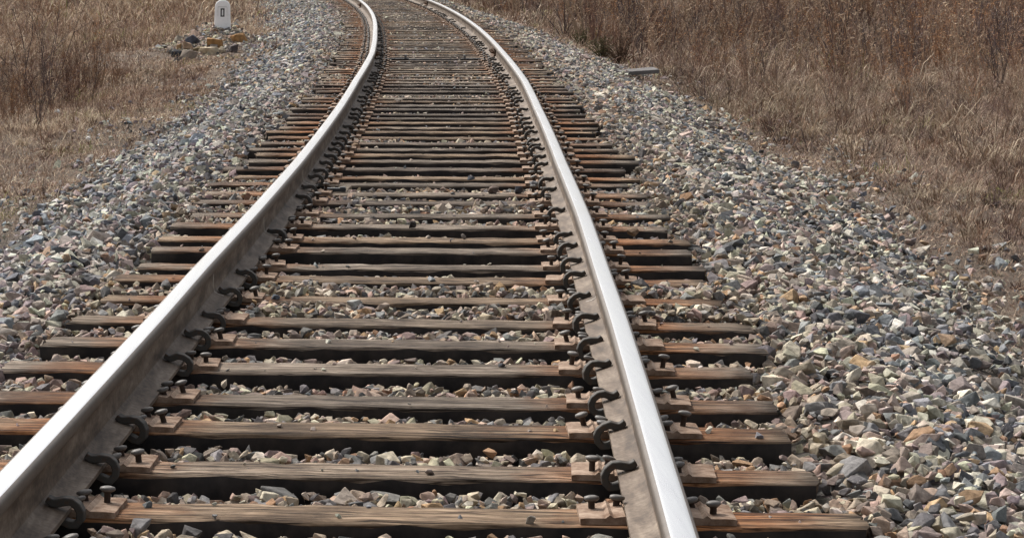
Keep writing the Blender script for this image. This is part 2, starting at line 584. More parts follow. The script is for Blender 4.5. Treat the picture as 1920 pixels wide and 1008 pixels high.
def build_ballast():
    P, S, C = [], [], []
    # 1 shoulders and slopes
    for (y0, y1, dens, s0) in ((4.2, 9, 800, .030), (9, 16, 800, .031), (16, 28, 700, .032), (28, 45, 480, .036), (45, 86, 290, .041)):
        n = int((y1 - y0) * 9.0 * dens)
        st = rng.uniform(y0, y1, n); o = rng.uniform(-4.4, 4.6, n)
        a = np.abs(o)
        toe = np.where(o < 0, 2.45, 2.75) + (fbm(st * 0.45, o * 0.4, 41) - 0.5) * 1.6 + (fbm(st * 1.6, o * .8, 42) - 0.5) * .9
        p = np.clip((toe + 0.5 - a) / 1.05, 0, 1) ** 1.5
        p = np.maximum(p, 0.06 * (a < toe + 1.3) * (fbm(st * 1.2, o * 1.2, 44) > .42))
        endl = 1.24 + (vnoise(st * 1.9, np.sign(o) * 7.0, 3) - 0.5) * 0.22
        keep = (a > np.where(o < 0, endl, endl + 0.01)) & (rng.random(n) < p)
        st, o = st[keep], o[keep]
        x, yy = track(st, o)
        z = ground_z(x, yy)
        keep = frustum(x, yy, z)
        x, yy, z, oo = x[keep], yy[keep], z[keep], o[keep]
        m = len(x)
        s = s0 * np.exp(rng.normal(0, 0.30, m))
        tn = stone_tints(m)
        rusty = np.clip((1.75 - np.abs(oo)) / .5, 0, 1)[:, None]           # browner beside the sleepers
        tn = tn * np.where(oo < 0, 1, 0)[:, None] * np.array([.99, 1.03, 1.09]) + tn * np.where(oo < 0, 0, 1)[:, None]
        tn = tn * (1 - rusty * np.array([[.10, .17, .23]])) * (1 - .5 * np.clip((fbm(x * 1.1, yy * .5, 140) - .55) * 2, 0, .35)[:, None])
        P.append(np.c_[x, yy, z + rng.uniform(-.3, 1.25, m) * s0]); S.append(s); C.append(tn)
    # 2 cribs between the sleepers
    for (y0, y1, dens, s0) in ((4.2, 9, 1300, .025), (9, 16, 1300, .026), (16, 28, 1100, .026), (28, 86, 620, .029)):
        n = int((y1 - y0) * 2.6 * dens)
        st = rng.uniform(y0, y1, n); o = rng.uniform(-1.32, 1.32, n)
        j = np.clip(np.searchsorted(SL, st), 1, NS - 1)
        back = SL[j] - SW[j] / 2 - st; front = st - SL[j - 1] - SW[j - 1] / 2
        keep = (back > 0.0) & (front > 0.0) | (np.abs(o) > 1.27)
        st, o, j, back, front = st[keep], o[keep], j[keep], back[keep], front[keep]
        lev = FILL[j - 1] + (fbm(o * 2.2, j * 3.7, 77) - 0.5) * 0.05
        lev = lev - np.clip((.10 - back) / .10, 0, 1) * .042 + np.clip((.10 - front) / .10, 0, 1) * .006
        nr = np.abs(np.abs(o) - 0.754) < 0.14                     # kept clear under the rails
        lev = np.where(nr, np.minimum(lev, -0.03), lev)
        m = len(st)
        s = s0 * np.exp(rng.normal(0, 0.34, m))
        z = lev - s * 0.45 - rng.random(m) ** 2 * 0.075 + (rng.random(m) < 0.06) * 0.012
        x, yy = track(st, o)
        keep = frustum(x, yy, z)
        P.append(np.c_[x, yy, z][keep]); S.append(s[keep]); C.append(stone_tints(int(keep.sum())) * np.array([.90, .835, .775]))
    # 3 chips lying on the sleepers
    n = 1500
    st = SL[rng.integers(0, NS, n)] + rng.uniform(-.09, .09, n); o = rng.uniform(-1.2, 1.2, n)
    keep = np.abs(np.abs(o) - .754) > .2
    st, o = st[keep], o[keep]
    x, yy = track(st, o); m = len(x); s = .010 * np.exp(rng.normal(0, .45, m)) * np.where(st > 30, 1.6, 1)
    keep = frustum(x, yy, 0 * x)
    P.append(np.c_[x, yy, s * 0.35][keep]); S.append(s[keep]); C.append(stone_tints(int(keep.sum())))
    # 4 the mound under the post
    n = 16000
    x = MOUND[0] + rng.normal(-.15, .8, n); yy = MOUND[1] + rng.normal(-1.4, 1.7, n)
    q = ((x - MOUND[0] + .12) / 1.15) ** 2 + ((yy - MOUND[1] + 1.3) / 2.6) ** 2
    keep = q + (fbm(x * 1.5, yy, 8) - .5) * .9 < 0.9
    x, yy = x[keep], yy[keep]; m = len(x)
    s = .020 * np.exp(rng.normal(0, .5, m))
    P.append(np.c_[x, yy, ground_z(x, yy) + s * 0.5]); S.append(s); C.append(stone_tints(m) * np.array([.92, .87, .81]))
    P = np.concatenate(P); S = np.concatenate(S); C = np.concatenate(C)
    hi = P[:, 1] < 11.5
    me = stones_mesh('ballast', P, S, C, hi)
    print('ballast stones', len(P), 'faces', len(me.polygons))
    return tag(link('ballast', me), 'grey, purple and tan crushed stone ballast under and beside the track', 'ballast', kind='stuff')


build_ballast()

# ------------------------------------------------------------------ rails
def rail_profile():
    """half profile of a flat-bottom rail, from the head's middle down one side; z from foot bottom 0 to .176"""
    h = [(0, .176, 0), (.018, .1757, 0), (.0265, .1745, 0), (.0335, .170, 1), (.0365, .163, 1), (.0365, .142, 1), (.034, .138, 2), (.014, .129, 2), (.0095, .118, 2),
         (.0083, .09, 2), (.0088, .055, 2), (.012, .037, 2), (.024, .0275, 2), (.050, .019, 2), (.075, .0125, 2), (.075, .0005, 2), (0, 0.0, 2)]
    right = [(x, z) for x, z, m in h]
    left = [(-x, z) for x, z, m in h[-2:0:-1]]
    ms = [h[k][2] if h[k][2] != 0 else 0 for k in range(len(h) - 1)]
    ms = [0, 0, 1, 1, 1, 1] + [2] * (len(h) - 7)
    return right + left, ms + ms[::-1]


RAIL_Z = 0.014
PROF, PROF_M = rail_profile()


def build_rail(side, y0, y1, label, gap=0.0):
    ys = np.arange(y0, y1, 0.25); ys = np.append(ys[:-1] if y1 - ys[-1] < .1 else ys, y1)
    o = rail_off(ys, side)
    x, yy = track(ys, o)
    dx = np.gradient(x); dy = np.gradient(yy); L = np.hypot(dx, dy)
    nx, ny = dy / L, -dx / L
    # low joints: the rail dips a little towards its ends
    dip = -0.008 * np.exp(-((ys - y1) / 1.2) ** 2) - 0.008 * np.exp(-((ys - y0) / 1.2) ** 2) * (y0 > 10)
    k = len(PROF)
    V = np.zeros((len(ys), k, 3))
    for i, (px, pz) in enumerate(PROF):
        V[:, i, 0] = x + nx * px; V[:, i, 1] = yy + ny * px; V[:, i, 2] = RAIL_Z + pz + dip * 0
    org = np.array([x[0], yy[0], 0.0])
    V = V - org
    n = len(ys)
    fi = []; mi = []
    for i in range(k):
        j = (i + 1) % k
        b = np.arange(n - 1) * k
        fi.append(np.c_[b + i, b + j, b + k + j, b + k + i]); mi += [PROF_M[i]] * (n - 1)
    me = np_mesh('rail', V.reshape(-1, 3), np.concatenate(fi), [M_RTOP, M_RSHOULDER, M_RSIDE], midx=mi, smooth=True)
    bm = bmesh.new(); bm.from_mesh(me); bm.verts.ensure_lookup_table()
    f0 = bm.faces.new([bm.verts[i] for i in range(k)]); f1 = bm.faces.new([bm.verts[(n - 1) * k + i] for i in range(k)][::-1])
    f0.material_index = f1.material_index = 2
    bmesh.ops.recalc_face_normals(bm, faces=bm.faces)
    for e in bm.edges:
        if len(e.link_faces) == 2 and e.calc_face_angle(0) > math.radians(38):
            e.smooth = False
    bm.to_mesh(me); bm.free()
    r = link('rail', me, loc=tuple(org))
    return tag(r, label, 'rail', 'steel rails of the curving track')


RAILS = {
    (-1, 0): build_rail(-1, -3.0, JOINT_L - .004, 'long bright left rail running from the bottom edge to the first joint'),
    (1, 0): build_rail(1, -3.0, JOINT_R - .004, 'long bright right rail running from the bottom edge to the first joint'),
    (-1, 1): build_rail(-1, JOINT_L + .004, JOINT2_L - .004, 'left rail bending away beyond the first joint, greyish top'),
    (1, 1): build_rail(1, JOINT_R + .004, JOINT2_R - .004, 'right rail bending away beyond the first joint, greyish top'),
    (-1, 2): build_rail(-1, JOINT2_L + .004, 84.0, 'farthest left rail beyond the second joint at the top edge'),
    (1, 2): build_rail(1, JOINT2_R + .004, 84.0, 'farthest right rail beyond the second joint at the top edge'),
}


def rail_at(side, Y):
    j1, j2 = (JOINT_L, JOINT2_L) if side < 0 else (JOINT_R, JOINT2_R)
    return RAILS[(side, 0 if Y < j1 else 1 if Y < j2 else 2)]


# pale seams across web and foot where rail lengths were welded or marked
def seam(side, Y, w_=.004, face=None):
    par = rail_at(side, Y)
    face = face or -side
    x, yy = track(Y, rail_off(Y, side))
    pts = [(.0105, .105), (.0095, .088), (.0100, .055), (.0132, .037), (.0252, .0287), (.0512, .0203)]
    bm = bmesh.new()
    rows = [[bm.verts.new((px * face, q * w_ * (1 + .5 * math.sin(k * 2.1)) + .004 * math.sin(k * 1.3), pz)) for q in (-1, 1)] + [bm.verts.new(((px - .002) * face, q * w_, pz - .002)) for q in (1, -1)] for k, (px, pz) in enumerate(pts)]
    for a, b in zip(rows, rows[1:]):
        for k in range(4):
            bm.faces.new((a[k], a[(k + 1) % 4], b[(k + 1) % 4], b[k]))
    bm.faces.new(rows[0]); bm.faces.new(rows[-1][::-1])
    link('weld_seam', bm_mesh('weld_seam', bm, M_SEAM), par, loc=Vector((x, yy, RAIL_Z)) - par.location, rot=(0, 0, -math.atan(float(slope(Y)))))


M_SEAM = flat_mat('pale_weld_seam', (.62, .57, .5), .7, 0, .2, .4, 60, .1)
for side, py in ((-1, 540), (-1, 425), (-1, 330), (-1, 275), (-1, 238), (1, 545), (1, 333), (1, 287), (1, 243), (-1, 196), (1, 205), (1, 180), (1, 150), (1, 72), (1, 45)):
    seam(side, on_plane(600, py + 14, .04)[1])

# joint bars (fishplates): a bar in the web on each face, with bolts
def joint_bar_mesh(length, bolts):
    bm = bmesh.new()
    pts = [(.0105, .118), (.030, .134), (.034, .128), (.027, .10), (.027, .060), (.040, .034), (.052, .029), (.050, .022), (.024, .030), (.0105, .05)]
    a = [bm.verts.new((x, -length / 2, z)) for x, z in pts]; b = [bm.verts.new((x, length / 2, z)) for x, z in pts]
    for i in range(len(pts)):
        j = (i + 1) % len(pts)
        bm.faces.new((a[i], a[j], b[j], b[i]))
    bm.faces.new(a[::-1]); bm.faces.new(b)
    return bm_mesh('joint_bar', bm, M_BAR)


def bolt_mesh():
    bm = bmesh.new()
    bmesh.ops.create_cone(bm, cap_ends=True, segments=6, radius1=.019, radius2=.019, depth=.02, matrix=Matrix.Translation((.038, 0, .08)) @ Matrix.Rotation(math.pi / 2, 4, 'Y'))
    bmesh.ops.create_cone(bm, cap_ends=True, segments=10, radius1=.011, radius2=.010, depth=.05, matrix=Matrix.Translation((.046, 0, .08)) @ Matrix.Rotation(math.pi / 2, 4, 'Y'))
    return bm_mesh('bolt', bm, M_BAR)


ME_JB, ME_BOLT = joint_bar_mesh(.82, 6), bolt_mesh()
for side, Yj, nm in ((-1, JOINT_L, 'left rail at its first joint'), (1, JOINT_R, 'right rail at its first joint'),
                     (-1, JOINT2_L, 'left rail at its second joint'), (1, JOINT2_R, 'right rail at its second joint')):
    for face in (-1, 1):
        x, yy = track(Yj, rail_off(Yj, side))
        inner = face == -side
        o = link('joint_bar', ME_JB, loc=(x, yy, RAIL_Z), rot=(0, 0, -math.atan(float(slope(Yj))) + (0 if face > 0 else math.pi)))
        tag(o, 'rusty joint bar on the %s face of the %s' % ('inner' if inner else 'outer', nm), 'joint bar', 'joint bars bolted over the rail joints')
        for k in range(6):
            link('bolt', ME_BOLT, o, loc=(0, -.34 + .136 * k, 0))

# ------------------------------------------------------------------ sleepers with their plates and spikes
def timber(seed):
    r = np.random.default_rng(seed)
    L = 2.5 + r.uniform(-.05, .04); W = 1.0; H = .16
    nl, nw = 34, 7
    xs = np.linspace(-L / 2, L / 2, nl)
    bm = bmesh.new()
    prof = [(-.5, -H), (-.5, -.010), (-.49, -.0025), (-.3, 0), (-.1, 0.001), (.1, 0), (.3, -.001), (.49, -.003), (.5, -.011), (.5, -H)]
    ring = []
    e1 = np.interp(xs, np.linspace(-L / 2, L / 2, 12), r.normal(0, .0045, 12)); e2 = np.interp(xs, np.linspace(-L / 2, L / 2, 12), r.normal(0, .0045, 12))
    w = .215 + r.uniform(-.02, .02)
    for i, x in enumerate(xs):
        row = []
        for j, (py, pz) in enumerate(prof):
            y = py * w + (e1[i] if py < -.4 else e2[i] if py > .4 else 0)
            z = pz + (r.normal(0, .0016) if -.01 < pz else r.normal(0, .003) if pz > -.05 else 0)
            xx = x + (r.normal(0, .006) if i in (0, nl - 1) else 0)
            row.append(bm.verts.new((xx, y, z)))
        ring.append(row)
    for i in range(nl - 1):
        for j in range(len(prof) - 1):
            f = bm.faces.new((ring[i][j], ring[i + 1][j], ring[i + 1][j + 1], ring[i][j + 1]))
            f.material_index = 1 if j in (0, len(prof) - 2) else 0
            f.smooth = True
        f = bm.faces.new((ring[i][-1], ring[i + 1][-1], ring[i + 1][0], ring[i][0])); f.material_index = 1
    for rr in (ring[0], ring[-1]):
        f = bm.faces.new(rr); f.material_index = 2
    for e in bm.edges:
        if len(e.link_faces) == 2 and e.calc_face_angle(0) > math.radians(35):
            e.smooth = False
    bmesh.ops.recalc_face_normals(bm, faces=bm.faces)
    me = bpy.data.meshes.new('railway_sleeper')
    bm.to_mesh(me); bm.free()
    for m in (M_TOP, M_SIDE, M_END):
        me.materials.append(m)
    return me


def plate_mesh():
    """flat plate .36 long across the rail, ribbed at the rail seat, ends turned slightly"""
    bm = bmesh.new()
    xs = [-.19, -.175, -.128, -.118, -.108, -.080, -.076, .076, .080, .108, .118, .128, .175, .19]
    zt = [.012, .014, .014, .022, .015, .019, .013, .013, .019, .015, .022, .014, .014, .012]
    hw = .086
    rows = []
    for x, z in zip(xs, zt):
        rows.append([bm.verts.new((x, -hw, -.002)), bm.verts.new((x, -hw, z)), bm.verts.new((x, hw, z)), bm.verts.new((x, hw, -.002))])
    for a, b in zip(rows, rows[1:]):
        for k in range(4):
            bm.faces.new((a[k], b[k], b[(k + 1) % 4], a[(k + 1) % 4]))
    bm.faces.new(rows[0]); bm.faces.new(rows[-1][::-1])
    return bm_mesh('tie_plate', bm, M_PLATE)


def spike_bm(bm, loc, rise, lean, yaw, head=(.0205, .0155)):
    """square shank, oval overhanging head with a domed top"""
    m = Matrix.Translation(loc) @ Matrix.Rotation(yaw, 4, 'Z') @ Matrix.Rotation(lean, 4, 'Y')
    n0 = len(bm.verts)
    def ringz(z, rx, ry, k=12):
        return [bm.verts.new(m @ Vector((rx * math.cos(2 * math.pi * i / k), ry * math.sin(2 * math.pi * i / k), z))) for i in range(k)]
    rings = [ringz(-.01, .0085, .0085), ringz(rise - .008, .0085, .0085), ringz(rise - .003, head[0] * .8, head[1] * .8), ringz(rise + .001, head[0], head[1]), ringz(rise + .006, head[0] * .93, head[1] * .93), ringz(rise + .009, head[0] * .5, head[1] * .5)]
    for q, (a, b) in enumerate(zip(rings, rings[1:])):
        for i in range(12):
            f = bm.faces.new((a[i], a[(i + 1) % 12], b[(i + 1) % 12], b[i])); f.smooth = True
            f.material_index = 1 if q < 2 else 0
    bm.faces.new(rings[-1]).material_index = 0


def spike_mesh(rise, lean):
    bm = bmesh.new()
    spike_bm(bm, (0, 0, 0), rise, lean, 0)
    return bm_mesh('spike', bm, M_SPIKE, M_SHANK)


TIMBERS = [timber(500 + k) for k in range(14)]
ME_PLATE = plate_mesh()
SPK_TALL = [spike_mesh(r_, l_) for r_, l_ in ((.034, .05), (.028, -.12), (.038, .15), (.025, 0), (.032, -.25))]
SPK_LOW = [spike_mesh(r_, l_) for r_, l_ in ((.018, .25), (.021, .15), (.017, .32), (.022, .2))]
# far away plate and spikes are one small piece
bmf = bmesh.new(); bmf.from_mesh(ME_PLATE)
for f in bmf.faces:
    f.material_index = 2
for xs_, rise, lean in ((-.15, .034, .08), (-.094, .02, -.2), (.15, .03, -.1), (.094, .02, .2)):
    spike_bm(bmf, (xs_, .03, .012), rise, lean, 0)
spike_bm(bmf, (.094, -.045, .012), .02, .2, 0); spike_bm(bmf, (-.094, -.045, .012), .02, -.2, 0)
ME_PLATE_FAR = bm_mesh('tie_plate', bmf, M_SPIKE, M_SHANK, M_PLATE)

TONES = [((1.0, 1.0, 1.0), 'weathered brown'), ((1.15, 1.10, 1.04), 'pale grey-brown'), ((1.12, .99, .84), 'tawny brown'), ((.62, .60, .60), 'dark grey-brown'), ((.92, .94, .98), 'greyish')]
TONE_W = [.34, .22, .2, .10, .14]
iJ = int(np.argmin(np.abs(SL - (JOINT_L + JOINT_R) / 2)))


def ordinal(n):
    return '%d%s' % (n, 'th' if 10 <= n % 100 <= 20 else {1: 'st', 2: 'nd', 3: 'rd'}.get(n % 10, 'th'))


for i in range(NS):
    Y = SL[i]
    x, yy = track(Y, rng.normal(0, .03))
    rz = -math.atan(float(slope(Y))) + rng.normal(0, .007)
    o = link('railway_sleeper', TIMBERS[rng.integers(0, len(TIMBERS))], loc=(x, yy, rng.normal(0, .002)), rot=(0, rng.normal(0, .001), rz))
    t = int(rng.choice(len(TONES), p=TONE_W))
    k = rng.uniform(.72, 1.18)
    o.color = (*[c * k for c in TONES[t][0]], 1)
    n = abs(i - iJ)
    where = 'lying under the first rail joint' if n == 0 else '%s %s than the sleeper under the first rail joint' % (ordinal(n), 'nearer' if i < iJ else 'farther')
    tag(o, '%s timber sleeper, %s' % (TONES[t][1], where), 'sleeper', 'timber sleepers under the rails')
    # where the rails cross this sleeper, in its own frame
    for side in (-1, 1):
        rx, ry = track(Y, rail_off(Y, side))
        lx = (rx - x) * math.cos(rz) + (ry - yy) * math.sin(rz)
        far = Y > 33
        p = link('tie_plate', ME_PLATE_FAR if far else ME_PLATE, o, loc=(lx + rng.normal(0, .004), rng.normal(0, .012), .001), rot=(0, 0, rng.normal(0, .03)))
        if far:
            continue
        for e in (-1, 1):
            if rng.random() < .93:
                link('spike', SPK_TALL[rng.integers(0, 5)], p, loc=(e * (.148 + rng.normal(0, .006)), rng.uniform(-.035, .035), .012), rot=(0, 0, rng.uniform(-.6, .6)))
            for q in ((.04, -.045) if rng.random() < .6 else (.035,)):
                link('spike', SPK_LOW[rng.integers(0, 4)], p, loc=(e * .094, q + rng.normal(0, .008), .014), rot=(0, 0, (math.pi if e > 0 else 0) + rng.uniform(-.4, .4)))

# ------------------------------------------------------------------ rail anchors: hooked irons clipped on the rail foot beside the sleepers
def anchor_mesh(seed):
    r = random.Random(seed)
    path = [(-.055, -.011), (-.080, -.024), (-.096, -.024), (-.108, -.011), (-.110, .006), (-.103, .022), (-.089, .033), (-.071, .0355), (-.055, .032), (-.042, .032), (-.028, .041)]
    th = [.008, .0095, .010, .010, .010, .0095, .0095, .0105, .0105, .0100, .008]
    bm = bmesh.new()
    hw = .017
    rows = []
    for i, (x, z) in enumerate(path):
        a = Vector(path[max(i - 1, 0)]); b = Vector(path[min(i + 1, len(path) - 1)])
        t = (b - a).normalized(); nrm = Vector((-t.y, t.x))
        h = th[i]
        p = Vector((x, z + r.uniform(-.002, .002)))
        u = p + nrm * h; v = p - nrm * h
        rows.append([bm.verts.new((u.x, -hw, u.y)), bm.verts.new((u.x, hw, u.y)), bm.verts.new((v.x, hw, v.y)), bm.verts.new((v.x, -hw, v.y))])
    for a, b in zip(rows, rows[1:]):
        for k in range(4):
            bm.faces.new((a[k], a[(k + 1) % 4], b[(k + 1) % 4], b[k]))
    bm.faces.new(rows[0]); bm.faces.new(rows[-1][::-1])
    bmesh.ops.bevel(bm, geom=list(bm.edges), offset=.0022, segments=1, affect='EDGES')
    return bm_mesh('rail_anchor', bm, M_ANCHOR)


ANCH = [anchor_mesh(k) for k in range(4)]
NOANCH = {(-1, i0 + 3), (-1, i0 + 4), (-1, i0 + 6), (-1, i0 + 7), (1, i0 + 8), (1, i0 + 6), (1, i0 + 11)}
for side in (-1, 1):
    for i in range(NS):
        Y = SL[i] - SW[i] / 2 - .028
        if Y > 60 or (side, i) in NOANCH or (i < i0 and rng.random() < .2) or (i > i0 + 12 and rng.random() < (.16 if Y < 22 else .34 if Y < 33 else .5)):
            continue
        if abs(Y - (JOINT_L if side < 0 else JOINT_R)) < .5:
            continue
        par = rail_at(side, Y)
        x, yy = track(Y, rail_off(Y, side))
        rz = -math.atan(float(slope(Y))) + (0 if side > 0 else math.pi) + rng.normal(0, .05)
        link('rail_anchor', ANCH[rng.integers(0, 4)], par, loc=Vector((x, yy, RAIL_Z)) - par.location, rot=(0, rng.normal(0, .07), rz + rng.normal(0, .09)))

# ------------------------------------------------------------------ gauge rod and bits lying on the track
Yg = on_plane(770, 113, 0.0)[1]
g = link('gauge_rod', None, loc=(*map(float, track(Yg, 0)), .006), rot=(0, 0, -math.atan(float(slope(Yg)))))
tag(g, 'black rod across the track near the first joint with steel clamps at both ends', 'gauge rod')
bm = bmesh.new()
bmesh.ops.create_cone(bm, cap_ends=True, segments=12, radius1=.009, radius2=.009, depth=1.5, matrix=Matrix.Rotation(math.pi / 2, 4, 'Y'))
link('rod', bm_mesh('rod', bm, M_PIPE, smooth=True), g)
for s in (-1, 1):
    bm = bmesh.new()
    add_box(bm, (s * .52, -.03, .012), (.40, .05, .012), .003)
    add_box(bm, (s * .36, -.03, .035), (.03, .05, .05), .004)
    add_box(bm, (s * .62, -.01, -.002), (.10, .09, .02), .003)
    link('clamp', bm_mesh('clamp', bm, M_CLAMP), g)

bx_, by_ = on_plane(628, 361, 0.0)
bm = bmesh.new(); add_box(bm, (0, 0, .012), (.125, .05, .022), .003); add_box(bm, (.045, 0, .026), (.03, .045, .006), .002)
tag(link('iron_block', bm_mesh('iron_block', bm, M_PIPE), loc=(bx_, by_, .004), rot=(0, 0, -.08)), 'short black iron block lying on a sleeper beside the left rail', 'iron block')


def block(seed, n=7):
    r = np.random.default_rng(seed)
    p = np.array([[a, b, c] for a in (-1, 1) for b in (-1, 1) for c in (-1, 1)], float) * r.uniform(.40, .95, (8, 3))
    p = np.r_[p, r.uniform(-1, 1, (n, 3)) * np.array([1.1, 1.1, 1.05])]
    bm = bmesh.new()
    for q in p:
        bm.verts.new(q)
    bmesh.ops.convex_hull(bm, input=bm.verts)
    bmesh.ops.delete(bm, geom=[v for v in bm.verts if not v.link_faces], context='VERTS')
    bmesh.ops.bevel(bm, geom=list(bm.edges), offset=0.05, segments=1, affect='EDGES')
    bmesh.ops.triangulate(bm, faces=bm.faces)
    bm.verts.index_update()
    V = np.array([v.co[:] for v in bm.verts]); T = np.array([[v.index for v in f.verts] for f in bm.faces])
    bm.free()
    return V, T


def rock(px, py, wpx, hpx, tint, label, name='boulder', z=None, seed=1, cat='boulder', group=None, rz=0.0, deep=.8, cuts=1, sink=.25, tilt=0.0):
    """one stone; px,py is the middle of its underside in the photograph, wpx,hpx its size there"""
    x, y, zz = on_ground(px, py) if z is None else (*on_plane(px, py, z), z)
    s = y / 4900.0
    if cat == 'boulder':
        wpx *= 1.28; hpx *= 1.25; sink = .2
    V, T = block(seed) if cat == 'boulder' else hull(13, seed, (1, 1, 1), cuts)
    if cat == 'boulder':
        V = V @ np.array(Matrix.Rotation(seed * 1.7 % .9 - .45, 3, 'Y') @ Matrix.Rotation(seed * 2.3 % .8 - .4, 3, 'X') @ Matrix.Rotation(seed * 3.1 % 2, 3, 'Z'))
    V = V / (V.max(0) - V.min(0))
    V = V * np.array([wpx * s, wpx * s * deep, hpx * s * (1 + sink)])
    V[:, 2] -= V[:, 2].min() + hpx * s * sink
    c, q = math.cos(tilt), math.sin(tilt)
    V[:, [0, 2]] = np.c_[V[:, 0] * c - V[:, 2] * q, V[:, 0] * q + V[:, 2] * c]
    me = np_mesh(name, V, T, [M_ROCK if cat == 'boulder' else M_STONE], np.tile(np.array(tint), (len(V), 1)))
    return tag(link(name, me, loc=(x, y, zz), rot=(0, 0, rz)), label, cat, group)


LG = 'loose stones on the track'
rock(773, 427, 14, 13, lin(70, 66, 64, .8), 'dark stone perched on a sleeper midway between the rails', 'loose_stone', 0, 61, 'stone', LG, sink=.05)
rock(698, 418, 20, 14, lin(112, 106, 100, .8), 'angular grey-brown stone left of the dark one between the rails', 'loose_stone', -.01, 62, 'stone', LG)
rock(1000, 352, 17, 13, lin(150, 150, 152, .8), 'light grey stone beside the plates inside the right rail', 'loose_stone', 0, 63, 'stone', LG, sink=.05)
rock(924, 363, 22, 15, lin(112, 98, 90, .8), 'large brownish stone on a sleeper left of the right rail', 'loose_stone', 0, 64, 'stone', LG, sink=.08)
rock(975, 363, 17, 14, lin(90, 90, 94, .8), 'dark grey stone between the brownish stone and right rail', 'loose_stone', 0, 65, 'stone', LG, sink=.08)
rock(882, 338, 15, 9, lin(96, 98, 104, .8), 'small slate stone sitting on a sleeper right of the middle', 'loose_stone', 0, 66, 'stone', LG, sink=.05)
rock(667, 277, 18, 9, lin(140, 118, 96, .8), 'tan stone on a sleeper just inside the left rail', 'loose_stone', 0, 67, 'stone', LG, sink=.08)
rock(516, 571, 18, 20, lin(116, 124, 134, .8), 'pointed blue-grey stone near the plates of the left rail', 'loose_stone', -.02, 68, 'stone', LG, sink=.1)
rock(618, 546, 34, 17, lin(140, 130, 122, .8), 'broad rounded stone between near sleepers, right of the left rail', 'loose_stone', -.015, 69, 'stone', LG, sink=.15)
rock(663, 581, 30, 20, lin(178, 178, 172, .8), 'pale grey stone between the two nearest sleepers in the photo', 'loose_stone', -.015, 70, 'stone', LG, sink=.15)
rock(1187, 443, 24, 17, lin(132, 112, 92, .8), 'brown rounded stone outside the right rail', 'loose_stone', -.01, 71, 'stone', LG, sink=.1)
rock(668, 387, 15, 12, lin(128, 124, 124, .8), 'upright grey stone on the ballast right of the left rail', 'loose_stone', -.01, 72, 'stone', LG)

# ------------------------------------------------------------------ the white post and the boulders of its mound
BG = 'boulders on the mound below the white post'
BR, OR, PA, SLT, GB = lin(160, 134, 110, .9), lin(164, 126, 84, .9), lin(204, 188, 162, .95), lin(92, 94, 104, .8), lin(150, 138, 126, .9)
rock(336, 80, 15, 11, lin(170, 160, 145, .8), 'pale grey boulder at the upper left edge of the mound', seed=81, group=BG)
rock(366, 85, 20, 16, SLT, 'dark slate slab boulder leaning on the mound', seed=82, group=BG, tilt=.45)
rock(350, 94, 16, 13, BR, 'brown block boulder just below the dark slate slab', seed=83, group=BG)
rock(336, 95, 9, 12, lin(165, 135, 100, .8), 'small tan boulder at the far left of the brown block', seed=84, group=BG)
rock(404, 89, 26, 13, OR, 'orange-brown wedge boulder in the middle of the mound', seed=85, group=BG, tilt=-.2)
rock(391, 103, 32, 12, PA, 'wide pale sandstone boulder under the orange-brown wedge', seed=86, group=BG)
rock(373, 98, 19, 9, lin(140, 124, 96, .8), 'flat olive-brown boulder left of the pale sandstone', seed=87, group=BG)
rock(354, 112, 27, 15, GB, 'large grey-brown boulder at the front left of the mound', seed=88, group=BG, rz=.2)
rock(331, 107, 16, 12, lin(74, 76, 80, .8), 'dark block boulder beside the grey-brown front boulder', seed=89, group=BG)
rock(333, 118, 14, 9, lin(64, 66, 74, .8), 'small dark boulder at the foot of the mound', seed=90, group=BG)
rock(447, 81, 24, 15, OR, 'orange-brown boulder at the right side of the mound', seed=91, group=BG, rz=.6)
rock(437, 98, 17, 12, lin(92, 84, 82, .8), 'dark pitted boulder on the right below the orange-brown one', seed=92, group=BG)

rock(424, 64, 9, 6, lin(186, 180, 168, .95), 'small pale grey boulder just below the white post', seed=93, group=BG)
rock(378, 76, 9, 6, lin(150, 128, 124, .9), 'small pinkish boulder right of the dark slate slab', seed=94, group=BG)
rock(415, 100, 11, 8, lin(170, 156, 134, .95), 'small tan boulder right of the pale sandstone', seed=95, group=BG)

mx, my, mz = on_ground(417, 54)
S = my / 4900.0
post = link('marker_post', None, loc=(mx, my, mz - .02), rot=(0, .012, .03))
tag(post, 'white round-topped concrete marker post numbered 0 on a stony mound', 'marker post')
hw = 15.3 * S
ht = 54 * S + .02
bm = bmesh.new()
def post_ring(y, inset):
    v = [bm.verts.new((-hw * 1.06 + inset, y, -.12)), bm.verts.new((hw * 1.06 - inset, y, -.12))]
    r = hw * .93
    k = 14
    for i in range(k + 1):
        a = math.pi * i / k
        v.append(bm.verts.new(((r - inset) * math.cos(a), y, ht - r * .88 + (r * .88 - inset) * math.sin(a))))
    return v
rings = [post_ring(-.07, .012), post_ring(-.058, 0), post_ring(.058, 0), post_ring(.07, .012)]
for a, b in zip(rings, rings[1:]):
    n = len(a)
    for i in range(n):
        bm.faces.new((a[i], a[(i + 1) % n], b[(i + 1) % n], b[i]))
bm.faces.new(rings[0][::-1]); bm.faces.new(rings[-1])
link('body', bm_mesh('body', bm, M_WHITE), post)
